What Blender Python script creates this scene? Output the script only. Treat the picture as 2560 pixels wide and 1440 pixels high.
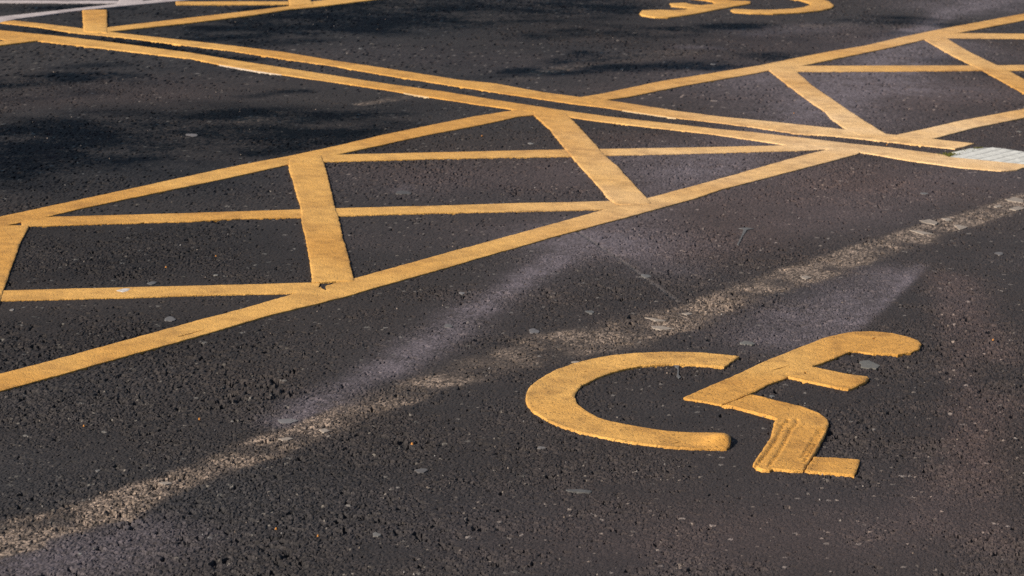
import bpy, math, random
import numpy as np
from mathutils import Vector, Matrix
from mathutils.geometry import delaunay_2d_cdt

# ------------------------------------------------------------------ camera, sky, sun, exposure
for o in list(bpy.data.objects):
    bpy.data.objects.remove(o)
scene = bpy.context.scene
COL = scene.collection
CAM_H, CAM_TILT, CAM_ROLL, CAM_LENS = 1.65, 0.214747, 0.048022, 99.404
cam_data = bpy.data.cameras.new("camera")
cam = bpy.data.objects.new("camera", cam_data)
COL.objects.link(cam)
cam.matrix_world = (Matrix.Translation((0, 0, CAM_H))
                    @ Matrix.Rotation(math.pi / 2 - CAM_TILT, 4, 'X')
                    @ Matrix.Rotation(CAM_ROLL, 4, 'Z'))
cam_data.sensor_width = 36
cam_data.lens = CAM_LENS
cam_data.clip_start = 0.1
cam_data.clip_end = 3000
cam_data.dof.use_dof = True
cam_data.dof.focus_distance = 6.6
cam_data.dof.aperture_fstop = 13.0
scene.camera = cam

SUN_ELEV = math.radians(29)
SHADOW_DIR = math.radians(39)            # shadows fall towards this heading (from +X)
world = bpy.data.worlds.new("World")
scene.world = world
world.use_nodes = True
nt = world.node_tree
nt.nodes.clear()
sky = nt.nodes.new('ShaderNodeTexSky')
sky.sky_type = 'NISHITA'
sky.sun_disc = False
sky.sun_elevation = SUN_ELEV
bg = nt.nodes.new('ShaderNodeBackground')
bg.inputs['Strength'].default_value = 0.06
wo = nt.nodes.new('ShaderNodeOutputWorld')
nt.links.new(sky.outputs[0], bg.inputs[0])
nt.links.new(bg.outputs[0], wo.inputs[0])

sun_data = bpy.data.lights.new("sun", 'SUN')
sun_data.energy = 4.8
sun_data.angle = math.radians(0.53)
sun_data.color = (1.0, 0.90, 0.76)
sun = bpy.data.objects.new("sun", sun_data)
COL.objects.link(sun)
ldir = Vector((math.cos(SHADOW_DIR) * math.cos(SUN_ELEV), math.sin(SHADOW_DIR) * math.cos(SUN_ELEV), -math.sin(SUN_ELEV)))
sun.rotation_euler = ldir.to_track_quat('-Z', 'Y').to_euler()
sun.location = (-6, -2, 8)
to_sun = -ldir
# NISHITA: rotation 0 puts the sun at +Y, turning clockwise seen from above
sky.sun_rotation = math.atan2(to_sun.x, to_sun.y)

vs = scene.view_settings
vs.view_transform = 'Standard'
vs.look = 'None'
vs.gamma = 1.0
vs.use_curve_mapping = False
vs.exposure = 0.47
scene.render.engine = 'CYCLES'
scene.cycles.max_bounces = 6
scene.cycles.use_denoising = False

# ------------------------------------------------------------------ measured outlines (metres on the ground)
DATA = {"P":{"A":[[-1.353,6.0616],[-1.1767,6.3536],[-1.0531,6.5511],[-0.7848,7.0026],[-0.701,7.1363],[-0.5758,7.3599],[-0.432,7.581],[-0.2328,7.9212],[0.4252,9.0219],[0.6564,9.3986],[1.0175,10.0184],[1.1116,10.1584],[1.1973,10.2811],[1.252,10.1903],[1.226,10.1129],[1.0414,9.815],[0.669,9.2289],[0.5844,9.061],[0.3513,8.679],[0.1609,8.3743],[-0.2252,7.7188],[-0.4502,7.3355],[-0.6214,7.0841],[-0.8197,6.7393],[-0.9778,6.4786],[-1.1004,6.2743],[-1.1477,6.1988],[-1.3203,5.9148]],"B":[[-1.7444,7.8138],[-1.5232,8.2029],[-1.3367,8.5341],[-0.9236,9.2702],[-0.7693,9.5055],[-0.6025,9.8055],[-0.4855,10.0337],[-0.3345,10.2905],[-0.1741,10.556],[-0.0296,10.7509],[0.0517,10.843],[0.0781,10.7395],[0.0491,10.6603],[-0.0054,10.6087],[-0.1687,10.3224],[-0.3263,10.0814],[-0.4663,9.8369],[-0.622,9.5642],[-0.7682,9.3218],[-0.8199,9.2295],[-0.9035,9.0771],[-1.3182,8.3801],[-1.391,8.2334],[-1.4951,8.0527],[-1.7097,7.6584]],"C":[[0.1985,11.0998],[0.2508,11.2031],[0.3249,11.3041],[0.5483,11.6973],[0.8519,12.1279],[1.0333,12.3818],[1.2252,12.701],[1.4275,13.0228],[1.6017,13.2733],[1.845,13.7093],[2.106,14.1422],[2.6408,14.9781],[3.2562,15.9591],[3.19,15.6192],[2.5889,14.6672],[2.1425,13.9637],[1.9264,13.6178],[1.7247,13.2608],[1.4388,12.7913],[1.2458,12.4696],[1.068,12.2406],[0.9886,12.1068],[0.8372,11.8903],[0.6549,11.6226],[0.4265,11.2496],[0.3391,11.1454],[0.2797,11.0304]],"D":[[1.3782,10.5268],[1.4405,10.6161],[1.5807,10.8116],[1.7285,11.0322],[2.0516,11.4471],[2.4947,12.0452],[2.4547,11.8399],[2.0106,11.2016],[1.763,10.8729],[1.5671,10.5644],[1.4808,10.4461]],"E":[[-1.9132,12.5195],[-1.8632,12.6259],[-1.5482,13.1121],[-1.1583,13.7238],[-1.0571,13.971],[-0.3577,15.1874],[-0.3485,14.8585],[-0.764,14.1823],[-1.0054,13.7872],[-1.1372,13.6158],[-1.2885,13.311],[-1.5261,12.9291],[-1.8407,12.476],[-1.882,12.3753]],"DU":[[-2.3502,12.6552],[-2.3016,12.7044],[-2.1538,12.644],[-1.9772,12.5524],[-1.774,12.4448],[-1.4504,12.3032],[-1.2567,12.2127],[-1.0374,12.0945],[-0.7975,11.8985],[-0.5789,11.7464],[-0.2587,11.5055],[-0.1101,11.4519],[0.0811,11.2724],[0.2186,11.1926],[0.3452,11.1366],[0.6218,10.9313],[0.7728,10.8465],[0.9708,10.7822],[1.2454,10.6671],[1.5454,10.5486],[1.7048,10.4846],[1.6092,10.3296],[1.4148,10.4083],[1.1724,10.5028],[1.0339,10.5176],[0.8806,10.6236],[0.7628,10.6847],[0.5561,10.7839],[0.3282,10.9414],[0.2163,10.9942],[-0.0997,11.2028],[-0.283,11.3368],[-0.568,11.546],[-0.8018,11.7477],[-1.0183,11.8826],[-1.2262,12.0386],[-1.4308,12.1414],[-1.7684,12.3209],[-1.9775,12.3879],[-2.165,12.5226],[-2.3492,12.6111]],"DL":[[-2.6829,12.4937],[-2.3012,12.3549],[-1.9848,12.2387],[-1.7025,12.0939],[-1.4042,11.9218],[-1.2294,11.7818],[-0.9291,11.5695],[-0.5547,11.302],[-0.3076,11.155],[-0.1266,11.0156],[0.1523,10.8187],[0.3354,10.7101],[0.561,10.6128],[0.7531,10.5274],[0.8714,10.4969],[1.0264,10.4312],[1.159,10.3694],[1.2393,10.3294],[1.3718,10.2873],[1.5498,10.1799],[1.5602,10.1395],[1.6017,10.1254],[1.8192,10.0549],[1.8729,10.032],[1.8669,9.9969],[1.8089,9.9931],[1.7697,9.92],[1.7089,9.8866],[1.5679,9.9215],[1.3929,10.0232],[1.2515,10.1463],[0.9821,10.227],[0.9031,10.2847],[0.7156,10.4032],[0.4958,10.4967],[0.2602,10.6078],[0.1818,10.6621],[-0.0936,10.8172],[-0.3618,10.9923],[-0.5454,11.1322],[-0.7847,11.2923],[-1.0731,11.4718],[-1.2417,11.6047],[-1.3836,11.7515],[-1.9141,11.9952],[-2.0803,12.0664],[-2.2646,12.1597],[-2.6457,12.3205]],"K0":[[-1.5693,8.016],[-1.4872,8.0729],[-1.4169,8.0844],[-1.397,7.8353],[-1.3586,7.4748],[-1.3155,7.0941],[-1.3115,7.0293],[-1.4096,6.9986]],"K1":[[-0.7732,9.4396],[-0.7214,9.4867],[-0.6712,9.5255],[-0.6435,9.3021],[-0.5993,8.9352],[-0.5633,8.6313],[-0.5424,8.4754],[-0.5025,8.1267],[-0.4653,7.8324],[-0.4327,7.5574],[-0.4326,7.5392],[-0.4799,7.5285],[-0.5227,7.5033],[-0.5448,7.4931],[-0.546,7.5497],[-0.5725,7.7849],[-0.6143,8.1443],[-0.6306,8.2626],[-0.6662,8.5818],[-0.7241,9.0105],[-0.7583,9.239],[-0.7656,9.3069]],"K2":[[0.0504,10.7408],[0.075,10.7992],[0.1521,10.7932],[0.1697,10.7482],[0.2033,10.5415],[0.2733,10.0412],[0.3034,9.805],[0.3427,9.5863],[0.3928,9.2252],[0.4313,8.9429],[0.4276,8.914],[0.3724,8.8719],[0.3189,8.8787],[0.297,8.9817],[0.25,9.3258],[0.213,9.566],[0.1861,9.7547],[0.1663,9.9013],[0.1122,10.333],[0.0522,10.6613]],"K3":[[1.0727,12.2549],[1.0954,12.3649],[1.1463,12.4475],[1.1837,12.4088],[1.1961,12.2096],[1.2232,11.8305],[1.2938,11.2704],[1.3404,10.9022],[1.3885,10.6005],[1.4017,10.5338],[1.2802,10.5256],[1.2454,10.6671],[1.2109,10.9325],[1.2037,11.1464],[1.1776,11.2922],[1.1176,11.8186]],"K4":[[1.9326,13.6353],[1.9744,13.774],[2.0522,13.7572],[2.0941,13.2096],[2.1573,12.7777],[2.1796,12.6015],[2.2031,12.3554],[2.2861,11.4783],[2.2159,11.1012],[2.1286,11.909],[2.0552,12.5972],[2.0329,12.7605],[1.9883,13.0864]],"K5":[[-2.0704,13.1842],[-2.0199,13.2209],[-1.9628,13.2283],[-1.8617,12.5683],[-1.8394,12.4198],[-1.9391,12.4239],[-1.9547,12.4891]],"K6":[[-1.2551,14.728],[-1.1543,14.7729],[-1.0787,14.0667],[-1.0526,13.9383],[-1.0454,13.8725],[-1.1456,13.7123],[-1.1788,14.0243]],"T1":[[-1.4473,7.1847],[-1.3306,7.2255],[-1.1542,7.2898],[-0.8564,7.392],[-0.7322,7.4353],[-0.5477,7.5027],[-0.5221,7.5086],[-0.5202,7.3724],[-0.5601,7.3634],[-0.7199,7.3179],[-0.8423,7.2759],[-1.0969,7.1805],[-1.3152,7.1036],[-1.4232,7.0656]],"T2":[[-1.4639,8.2023],[-1.391,8.2334],[-1.2477,8.2914],[-0.9786,8.4026],[-0.8396,8.4644],[-0.6666,8.5418],[-0.5555,8.5905],[-0.2626,8.7068],[0.0125,8.8265],[0.1655,8.8804],[0.2947,8.9352],[0.3283,8.944],[0.3246,8.8046],[0.2876,8.795],[0.1643,8.7428],[-0.2581,8.5874],[-0.5419,8.469],[-0.6523,8.415],[-0.8277,8.3513],[-0.9629,8.2728],[-1.0852,8.2232],[-1.0998,8.2257],[-1.1073,8.2114],[-1.2279,8.1625],[-1.399,8.0889],[-1.4337,8.0741]],"T3":[[-0.6772,9.532],[-0.622,9.5642],[-0.3004,9.7025],[0.005,9.8331],[0.1635,9.9005],[0.2951,9.9473],[0.6982,10.1085],[1.01,10.2441],[1.106,10.2813],[1.1134,10.1766],[0.9989,10.117],[0.6904,9.9758],[0.3036,9.8135],[0.189,9.7597],[0.006,9.6948],[-0.2956,9.5758],[-0.649,9.4109],[-0.6596,9.4079]],"U1":[[1.1167,12.4112],[1.186,12.4356],[1.7478,12.6466],[2.0308,12.7464],[2.2866,12.8554],[2.6838,13.0174],[2.6446,12.8157],[2.2551,12.6668],[2.0533,12.5965],[1.7233,12.4559],[1.1863,12.2565],[1.1198,12.2334]],"U2":[[2.04,13.9243],[2.1404,13.9629],[2.4898,14.0732],[2.9164,14.2127],[2.8731,13.9904],[2.4548,13.8634],[2.0541,13.7425],[2.0129,13.7269]],"F":[[-1.7012,13.7172],[-1.6241,13.7394],[-1.4008,13.8437],[-1.1695,13.941],[-1.1587,13.8167],[-1.3872,13.7129],[-1.6096,13.6202],[-1.6813,13.5903]],"W2":[[-2.6627,12.3999],[-2.3884,12.8208],[-2.1712,13.1588],[-1.957,13.5087],[-1.85,13.6801],[-1.7861,13.7843],[-1.4488,14.3034],[-1.4325,14.1469],[-1.6351,13.831],[-1.8991,13.4663],[-2.074,13.2067],[-2.3092,12.7614],[-2.3492,12.6111],[-2.3773,12.5705],[-2.6232,12.2162]],"W1":[[-2.8557,13.2974],[-2.5026,13.43],[-1.9683,13.6387],[-1.9532,13.5353],[-2.4838,13.3297],[-2.833,13.1915]],"W3":[[-1.9523,13.4773],[-1.9717,13.6885],[-2.0544,14.1856],[-1.9444,14.234],[-1.8652,13.7336],[-1.8368,13.6262]],"G":[[-2.491,11.6014],[-2.2338,11.9954],[-2.1535,12.1199],[-2.0825,12.0791],[-2.2106,11.8718],[-2.4587,11.4512]],"V":[[-2.5822,12.0252],[-2.2742,12.2112],[-2.0821,12.1062],[-2.1743,12.0445],[-2.2179,12.0483],[-2.2491,12.077],[-2.5555,11.9011]],"wheel":[[0.5749,6.8769],[0.4879,6.8974],[0.4001,6.8881],[0.3108,6.8571],[0.245,6.8143],[0.2005,6.7699],[0.1565,6.7158],[0.1136,6.6405],[0.0797,6.5606],[0.0565,6.4806],[0.0456,6.4103],[0.0431,6.3466],[0.0499,6.2913],[0.0638,6.2312],[0.092,6.1748],[0.1269,6.1207],[0.1693,6.0774],[0.2273,6.0393],[0.284,6.013],[0.3607,5.9923],[0.4181,5.9895],[0.4876,5.997],[0.4974,6.0266],[0.5016,6.0772],[0.5004,6.114],[0.4924,6.1295],[0.4645,6.1278],[0.4154,6.1223],[0.3665,6.1236],[0.3081,6.1471],[0.2459,6.1806],[0.2112,6.2127],[0.1839,6.2694],[0.1645,6.3294],[0.1574,6.3921],[0.1621,6.4421],[0.1752,6.5036],[0.2143,6.587],[0.2538,6.6483],[0.2845,6.6882],[0.3283,6.7277],[0.3944,6.759],[0.4593,6.7662],[0.5017,6.7583],[0.5302,6.7558]],"torso":[[0.4145,6.4361],[0.4726,6.5398],[0.5527,6.681],[0.6365,6.839],[0.7222,6.9813],[0.8114,7.1258],[0.8551,7.1778],[0.8979,7.2165],[0.951,7.2322],[1.0015,7.2199],[1.0358,7.1879],[1.0593,7.1481],[1.0616,7.1063],[1.0498,7.0554],[1.0209,7.006],[0.9853,6.9815],[0.9215,6.9741],[0.886,6.9936],[0.8659,6.9895],[0.815,6.9044],[0.7853,6.8581],[0.7499,6.8099],[0.7108,6.7388],[0.6824,6.687],[0.6678,6.6595],[0.6275,6.6032],[0.5727,6.498],[0.5014,6.3822],[0.4535,6.41],[0.4162,6.4214]],"arm":[[0.7102,6.7876],[0.7497,6.8078],[0.7782,6.7848],[0.835,6.7432],[0.8811,6.7241],[0.8817,6.7122],[0.8701,6.6702],[0.8265,6.5991],[0.8178,6.5896],[0.8049,6.5949],[0.7405,6.6409],[0.6824,6.687],[0.6765,6.7159]],"leg":[[0.5004,6.3728],[0.5378,6.4297],[0.5741,6.4911],[0.6111,6.4661],[0.645,6.4315],[0.6883,6.401],[0.728,6.3411],[0.7398,6.2967],[0.7401,6.2628],[0.7291,6.2071],[0.7092,6.1096],[0.6743,5.9621],[0.6418,5.8484],[0.6212,5.8448],[0.5767,5.8517],[0.569,5.8389],[0.5538,5.8384],[0.5415,5.8518],[0.5364,5.8759],[0.5422,5.9085],[0.5633,5.986],[0.5913,6.1014],[0.6049,6.1843],[0.6106,6.2323],[0.6191,6.2744],[0.5981,6.2989],[0.5557,6.3377],[0.5303,6.3638]],"foot":[[0.6767,5.9689],[0.7258,5.9696],[0.7767,5.9625],[0.7699,5.9167],[0.7505,5.8339],[0.6956,5.8413],[0.645,5.8465],[0.6634,5.9202]],"fwheel":[[1.0488,14.4547],[1.0686,14.5225],[1.1813,14.5282],[1.275,14.5667],[1.3722,14.6472],[1.4497,14.7506],[1.5044,14.9002],[1.4958,15.0128],[1.4581,15.1034],[1.3943,15.171],[1.2988,15.1875],[1.3274,15.4128],[1.4677,15.395],[1.5854,15.2141],[1.62,15.0854],[1.6254,14.9067],[1.6005,14.7949],[1.5311,14.6522],[1.4046,14.5022],[1.261,14.3921],[1.1467,14.3629],[1.0591,14.379]],"ftorso":[[0.5704,14.129],[0.5912,14.2656],[0.6867,14.3255],[0.7438,14.3299],[0.8141,14.3952],[0.867,14.5454],[0.9172,14.6323],[0.9911,14.7227],[1.0218,14.882],[1.0715,14.9159],[1.1851,14.923],[1.1754,14.8178],[1.0011,14.5123],[0.8995,14.314],[0.8018,14.1467],[0.7075,14.0101],[0.6423,13.9906],[0.5799,14.0571]],"farm":[[0.7453,14.6381],[0.8299,14.7133],[0.8625,14.6329],[0.9273,14.6276],[0.8813,14.4279],[0.8341,14.4261],[0.8505,14.4855],[0.819,14.4937],[0.7744,14.5071],[0.7484,14.5229]],"fleg":[[1.0807,14.8148],[0.9906,14.7134],[0.9747,14.8345],[0.917,14.8934],[0.8147,14.9621],[0.7316,15.0021],[0.7557,15.1656],[0.882,15.2396],[0.9153,15.1765],[0.9494,15.0954],[1.0178,14.9547],[1.0832,14.9172]],"slab":[[1.5602,10.1395],[1.6095,10.2497],[1.6742,10.3395],[1.7279,10.4002],[1.7889,10.4089],[1.8687,10.3512],[2.141,10.2271],[2.077,9.8986],[1.8126,10.0151],[1.5914,10.054]],"white1":[[-1.2621,11.6832],[-1.1686,11.6183],[-1.0794,11.553],[-0.9911,11.4884],[-0.9771,11.4052],[-1.0693,11.4495],[-1.1583,11.5194],[-1.2529,11.6008]],"white2":[[-0.47,11.1517],[-0.417,11.1036],[-0.3643,11.0558],[-0.3597,10.977],[-0.413,11.013],[-0.4656,11.0604]],"white3":[[0.3967,10.984],[0.4957,10.9017],[0.6011,10.8231],[0.5976,10.747],[0.4925,10.8143],[0.3938,10.8798]]}
,"HOLES":{"K1":[[[-0.5231,7.5083],[-0.5159,7.4997],[-0.5052,7.5021],[-0.4973,7.4834],[-0.5058,7.4662],[-0.4961,7.4077],[-0.5084,7.415],[-0.5146,7.4388],[-0.5097,7.4602],[-0.5169,7.4841]]],"A":[[[-0.8236,6.7939],[-0.7988,6.8336],[-0.7591,6.9033],[-0.7899,6.842],[-0.8102,6.8053]],[[-0.5209,7.4934],[-0.4973,7.4834],[-0.5033,7.4616],[-0.4957,7.4028],[-0.5131,7.4341]]],"torso":[[[0.9361,7.1383],[0.9486,7.1566],[0.9441,7.1354]],[[0.6423,6.7415],[0.675,6.7806],[0.6973,6.8097],[0.6709,6.7675]]],"wheel":[[[0.3661,6.0162],[0.3912,6.0423],[0.378,6.025]],[[0.1819,6.6381],[0.1936,6.6484],[0.1876,6.6352]]],"arm":[[[0.7274,6.7482],[0.7322,6.7471],[0.7293,6.7263],[0.7253,6.7255]]]}
,"FLAKES":[[[0.3476,7.2812],[0.378,7.2735],[0.414,7.253],[0.382,7.2414]],[[0.3631,7.1863],[0.3954,7.1839],[0.4329,7.1597],[0.3886,7.1457],[0.3683,7.1598]],[[0.8112,7.909],[0.8391,7.9264],[0.857,7.8977],[0.8325,7.8541],[0.8229,7.8735]],[[1.2839,8.8671],[1.326,8.9048],[1.3506,8.8504],[1.3308,8.7988],[1.2995,8.8309]],[[1.3638,8.928],[1.3905,8.9348],[1.4008,8.89],[1.3746,8.8766]],[[1.3843,8.8189],[1.4127,8.8394],[1.4352,8.7854],[1.3978,8.7367]],[[1.6311,9.3297],[1.6738,9.3853],[1.7015,9.3335],[1.6898,9.2793],[1.6517,9.2911]],[[1.6105,9.151],[1.6589,9.2135],[1.69,9.1858],[1.6362,9.1153]],[[1.2271,8.7007],[1.266,8.6909],[1.3122,8.6444],[1.2701,8.6276]],[[-0.4921,5.9173],[-0.475,5.9401],[-0.4514,5.928],[-0.4665,5.9023],[-0.4821,5.9028]],[[-0.4141,6.0078],[-0.3974,6.021],[-0.382,6.0036],[-0.3962,5.981]],[[-0.6995,5.5411],[-0.6834,5.5555],[-0.6716,5.5401],[-0.6861,5.526]],[[0.1559,6.7464],[0.1689,6.7614],[0.1775,6.7467],[0.1656,6.7361]],[[1.5692,9.1902],[1.6015,9.2273],[1.6082,9.186],[1.5799,9.1573]],[[0.4503,7.3511],[0.4751,7.3758],[0.4876,7.3495],[0.4664,7.3306]]],"SCUFF":[[-1.0444,7.2848],[-1.0294,7.3129],[-1.0109,7.3171],[-1.013,7.2869],[-1.0252,7.2694]],"GUM":[[-0.8646,6.9973,0.0152,0.0222,0.9,"pale grey gum spot below the lowest thin hatch bar, far left"],[-0.9658,7.4077,0.0118,0.0177,0.7,"grey gum spot just above the lowest thin hatch bar"],[-0.363,8.9168,0.0223,0.0335,0.55,"faint grey smear of gum inside the hatching, right of the wide bar"],[0.0424,10.0041,0.0105,0.0157,1.25,"small white gum spot left of the slanting wide hatch bar"],[0.0616,7.0586,0.0147,0.022,0.8,"oval grey gum spot above the wheelchair symbol's ring"],[-0.1344,7.4686,0.0077,0.0116,1.1,"tiny white gum spot just below the near border line"],[0.3762,7.809,0.014,0.0211,0.9,"pale gum spot between the hatching and the worn stripe, by the hairline groove"],[0.2096,7.3133,0.0109,0.0164,0.7,"dim grey gum spot left of the white flakes on the worn stripe"],[-0.1584,7.0709,0.0115,0.0172,0.85,"grey gum spot on the pale streak below the border line"],[-0.4844,6.0662,0.0196,0.0203,0.95,"large flat grey gum spot at the upper edge of the worn stripe"],[0.6074,7.0389,0.0159,0.0224,0.85,"grey oval gum spot above the wheelchair figure's back"],[0.9002,6.867,0.0261,0.0363,0.85,"big pale grey gum patch under the wheelchair figure's head"],[-0.1721,5.7215,0.0127,0.0166,0.75,"round grey gum spot left below the wheelchair symbol's ring"],[0.1607,5.6265,0.0236,0.0117,0.5,"faint wide grey gum smear below the wheelchair symbol"],[0.0803,5.9453,0.008,0.0104,0.9,"small pale gum spot at the ring's lower left edge"],[0.6279,6.4995,0.0059,0.0088,0.9,"tiny pale gum spot between the figure's arm and leg"],[-0.24,5.2594,0.0086,0.0116,0.75,"dull grey gum spot near the bottom edge of the picture"],[-0.8344,5.6063,0.0049,0.0073,1.0,"small white gum spot above the worn stripe's left end"],[-0.783,5.0516,0.0037,0.0055,1.1,"small white gum speck below the worn stripe's left end"],[1.4653,8.3837,0.0142,0.0213,0.8,"gum spot at the far right below the worn stripe"],[1.3675,9.3635,0.013,0.0195,0.9,"pale gum spot above the worn stripe's right end"],[-1.1517,9.8339,0.0199,0.0299,0.8,"bluish grey gum spot on the dark damp patch"],[-1.2701,7.0152,0.006,0.009,1.0,"small white gum speck below the leftmost wide bar"],[-0.8095,7.5467,0.0055,0.0082,1.0,"tiny white gum speck above the thin hatch bar left of the wide bar"],[0.8373,12.3773,0.0115,0.0172,1.0,"small pink white gum spot above the far border line"],[-0.7145,12.3325,0.0092,0.0137,1.0,"small white gum spot beyond the double lines"],[1.9326,10.846,0.0085,0.0128,1.0,"small pale gum spot below the short border line at the right edge"]],"STAINS":[["dust",0.195,8.246,0.077,7.816,0.038,1.3],
["dust",0.065,7.764,-0.081,7.227,0.043,0.7],  # strokes of the reflected-sun beam, laid down as pale colour
["dust",-0.081,7.227,-0.296,6.555,0.057,0.62],
["dust",-0.296,6.555,-0.424,6.229,0.059,0.55],
["dust",-0.424,6.229,-0.498,6.04,0.057,0.55],
["dust",0.134,7.974,-0.264,6.682,0.101,0.2],
["dust",0.184,8.249,0.328,8.315,0.225,0.5],
["dust",0.327,8.254,0.455,7.937,0.138,0.22],
["dust",0.233,8.353,0.626,9.577,0.136,0.3],
["dust",0.626,9.577,1.196,11.218,0.19,0.4],
["dust",1.196,11.218,1.933,13.789,0.172,0.6],
["dust",1.188,8.097,0.993,7.523,0.022,0.28],  # wedge of reflected sunlight, painted the same way
["dust",1.136,7.918,0.951,7.387,0.033,0.55],
["dust",1.103,7.976,0.883,7.411,0.116,0.42],
["dust",0.883,7.411,0.706,7.095,0.164,0.42],
["dust",0.921,7.773,0.697,7.371,0.12,0.25],
["dust",-0.87,4.954,-0.634,5.175,0.098,0.35],
["dust",-0.975,4.89,-0.698,4.98,0.113,0.3],
["dust",1.181,11.947,1.557,11.954,0.406,0.6],
["dust",1.114,11.192,1.375,10.963,0.338,0.25],
["dust",0.427,9.807,0.603,9.942,0.142,0.4],
["dust",0.476,9.616,0.772,9.698,0.301,0.22],
["dust",1.922,14.006,2.035,14.18,0.073,1.1],
["dust",2.157,14.702,2.406,15.257,0.074,0.9],
["dust",2.0,14.298,2.57,15.612,0.07,0.5],
["dust",2.323,15.13,3.03,16.211,0.328,0.5],
["dust",1.558,12.26,2.135,13.56,0.118,0.35],
["dust",1.093,13.545,1.527,14.03,0.136,0.25],
["dust",0.754,12.93,0.865,12.943,0.071,0.4],
["dust",-0.376,8.964,-0.34,9.024,0.031,0.3],
["dust",1.753,13.128,2.089,13.251,0.313,0.2],
["dust",0.956,8.724,1.705,9.877,0.22,0.12],
["worn",-1.063,4.959,-0.945,5.118,0.102,0.975],
["worn",-0.945,5.118,-0.777,5.358,0.082,1.0],
["worn",-0.777,5.358,-0.624,5.634,0.063,0.81],
["worn",-0.624,5.634,-0.529,5.82,0.062,0.62],
["worn",-0.529,5.82,-0.43,5.995,0.07,0.69],
["worn",-0.43,5.995,-0.332,6.21,0.063,0.655],
["worn",-0.332,6.21,-0.113,6.584,0.077,0.535],
["worn",-0.113,6.584,0.128,6.922,0.097,0.535],
["worn",0.128,6.922,0.253,7.036,0.135,0.595],
["worn",0.253,7.036,0.459,7.32,0.109,0.65],
["worn",0.459,7.32,0.695,7.732,0.084,0.64],
["worn",0.695,7.732,0.963,8.153,0.09,0.7],
["worn",0.963,8.153,1.266,8.646,0.085,0.865],
["worn",1.266,8.646,1.661,9.264,0.075,0.975],
["worn",1.661,9.264,2.077,9.899,0.066,1.0],
["worn",0.328,7.188,0.467,7.264,0.103,0.35],
["worn",-0.944,5.113,-0.813,5.29,0.073,0.25],
["worn",-0.994,10.229,-0.841,10.314,0.076,0.35],
["worn",-0.615,10.722,-0.451,10.974,0.036,0.55],
["worn",-1.073,9.884,-0.939,9.969,0.039,0.3],
["worn",0.058,11.828,0.265,12.162,0.045,0.42],
["worn",0.265,12.188,0.747,12.788,0.112,0.22],
["worn",1.423,13.989,1.598,14.139,0.07,0.3],
["worn",0.025,11.673,-0.073,11.522,0.051,0.2],
["damp",-1.778,9.56,-1.255,9.981,0.187,0.95],
["damp",-1.889,9.106,-1.322,9.543,0.162,0.8],
["damp",-1.265,10.052,-0.982,10.396,0.079,0.8],
["damp",-1.19,9.582,-0.924,9.814,0.095,0.8],
["damp",-0.977,9.781,-0.772,10.019,0.074,0.6],
["damp",-0.898,9.55,-0.777,9.737,0.05,0.6],
["damp",-1.662,8.942,-1.349,9.26,0.142,0.45],
["damp",-0.645,10.058,-0.551,10.159,0.065,0.6],
["damp",-0.656,10.43,-0.5,10.577,0.088,0.6],
["damp",-0.765,9.932,-0.425,10.263,0.108,0.55],
["damp",-2.239,10.788,-1.802,11.036,0.119,0.85],
["damp",-1.696,11.118,-1.595,11.13,0.097,0.95],
["damp",-1.938,10.417,-1.683,10.686,0.094,0.3],
["damp",-1.845,11.297,-1.65,11.509,0.071,0.4],
["damp",-1.348,12.651,-0.888,13.006,0.166,0.85],
["damp",-0.901,13.184,-0.45,13.65,0.331,1.0],
["damp",-0.511,13.707,0.34,14.487,0.321,0.95],
["damp",-1.138,13.533,-0.703,14.016,0.185,0.9],
["damp",-1.498,12.695,-1.309,12.962,0.113,0.7],
["damp",-1.577,12.201,-1.242,12.664,0.108,0.6],
["damp",-1.203,12.287,-0.914,12.617,0.077,0.45],
["damp",-2.045,12.299,-1.693,12.158,0.101,0.8],
["damp",-1.685,12.107,-1.194,11.858,0.093,0.8],
["damp",-2.319,12.448,-2.042,12.384,0.074,0.6],
["damp",-0.526,14.574,0.616,15.36,0.309,0.8],
["damp",-0.027,11.86,0.307,12.572,0.059,0.8],
["damp",0.232,12.305,0.593,12.567,0.074,0.45],
["damp",-0.175,11.663,0.041,11.834,0.075,0.4],
["damp",0.125,11.937,0.436,12.096,0.088,0.8],
["damp",0.436,12.096,0.74,12.304,0.092,0.75],
["damp",0.739,12.278,0.979,12.467,0.098,0.7],
["damp",0.747,13.551,1.164,13.968,0.107,0.85],
["damp",0.471,13.322,0.783,13.503,0.104,0.5],
["damp",1.06,12.602,1.183,12.781,0.062,0.6],
["damp",0.999,12.742,1.274,12.981,0.06,0.5],
["damp",1.535,14.115,1.894,14.424,0.095,0.5],
["damp",1.924,14.505,2.1,14.439,0.14,0.6],
["damp",1.688,13.696,1.872,13.923,0.061,0.4],
["damp",-0.018,12.899,0.477,13.539,0.125,0.35],
["damp",-1.083,10.799,-0.855,11.035,0.047,0.5],
["damp",-2.451,13.156,-1.94,13.367,0.089,0.7],
["damp",-1.878,13.073,-2.03,12.858,0.061,0.3],
["damp",2.15,12.463,2.278,12.381,0.099,0.7],
["damp",1.89,12.899,2.045,12.954,0.102,0.3],
["damp",-1.827,9.124,-0.856,9.994,0.386,0.55],
["damp",-1.805,9.707,-1.032,10.312,0.298,0.5],
["damp",-2.117,10.563,-1.294,11.279,0.426,0.22],
["damp",-1.491,8.699,-1.03,9.042,0.24,0.25],
["damp",-0.88,10.264,-0.46,10.69,0.176,0.35],
["damp",-1.488,12.921,-0.025,13.821,0.644,0.35],
["damp",-0.099,12.186,1.115,13.327,0.426,0.25],
["damp",-1.528,7.636,-0.895,7.899,0.355,0.18],
["damp",-1.333,6.671,-0.871,6.853,0.238,0.18],
["brown",1.262,7.958,1.246,6.987,0.074,0.6],
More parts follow.
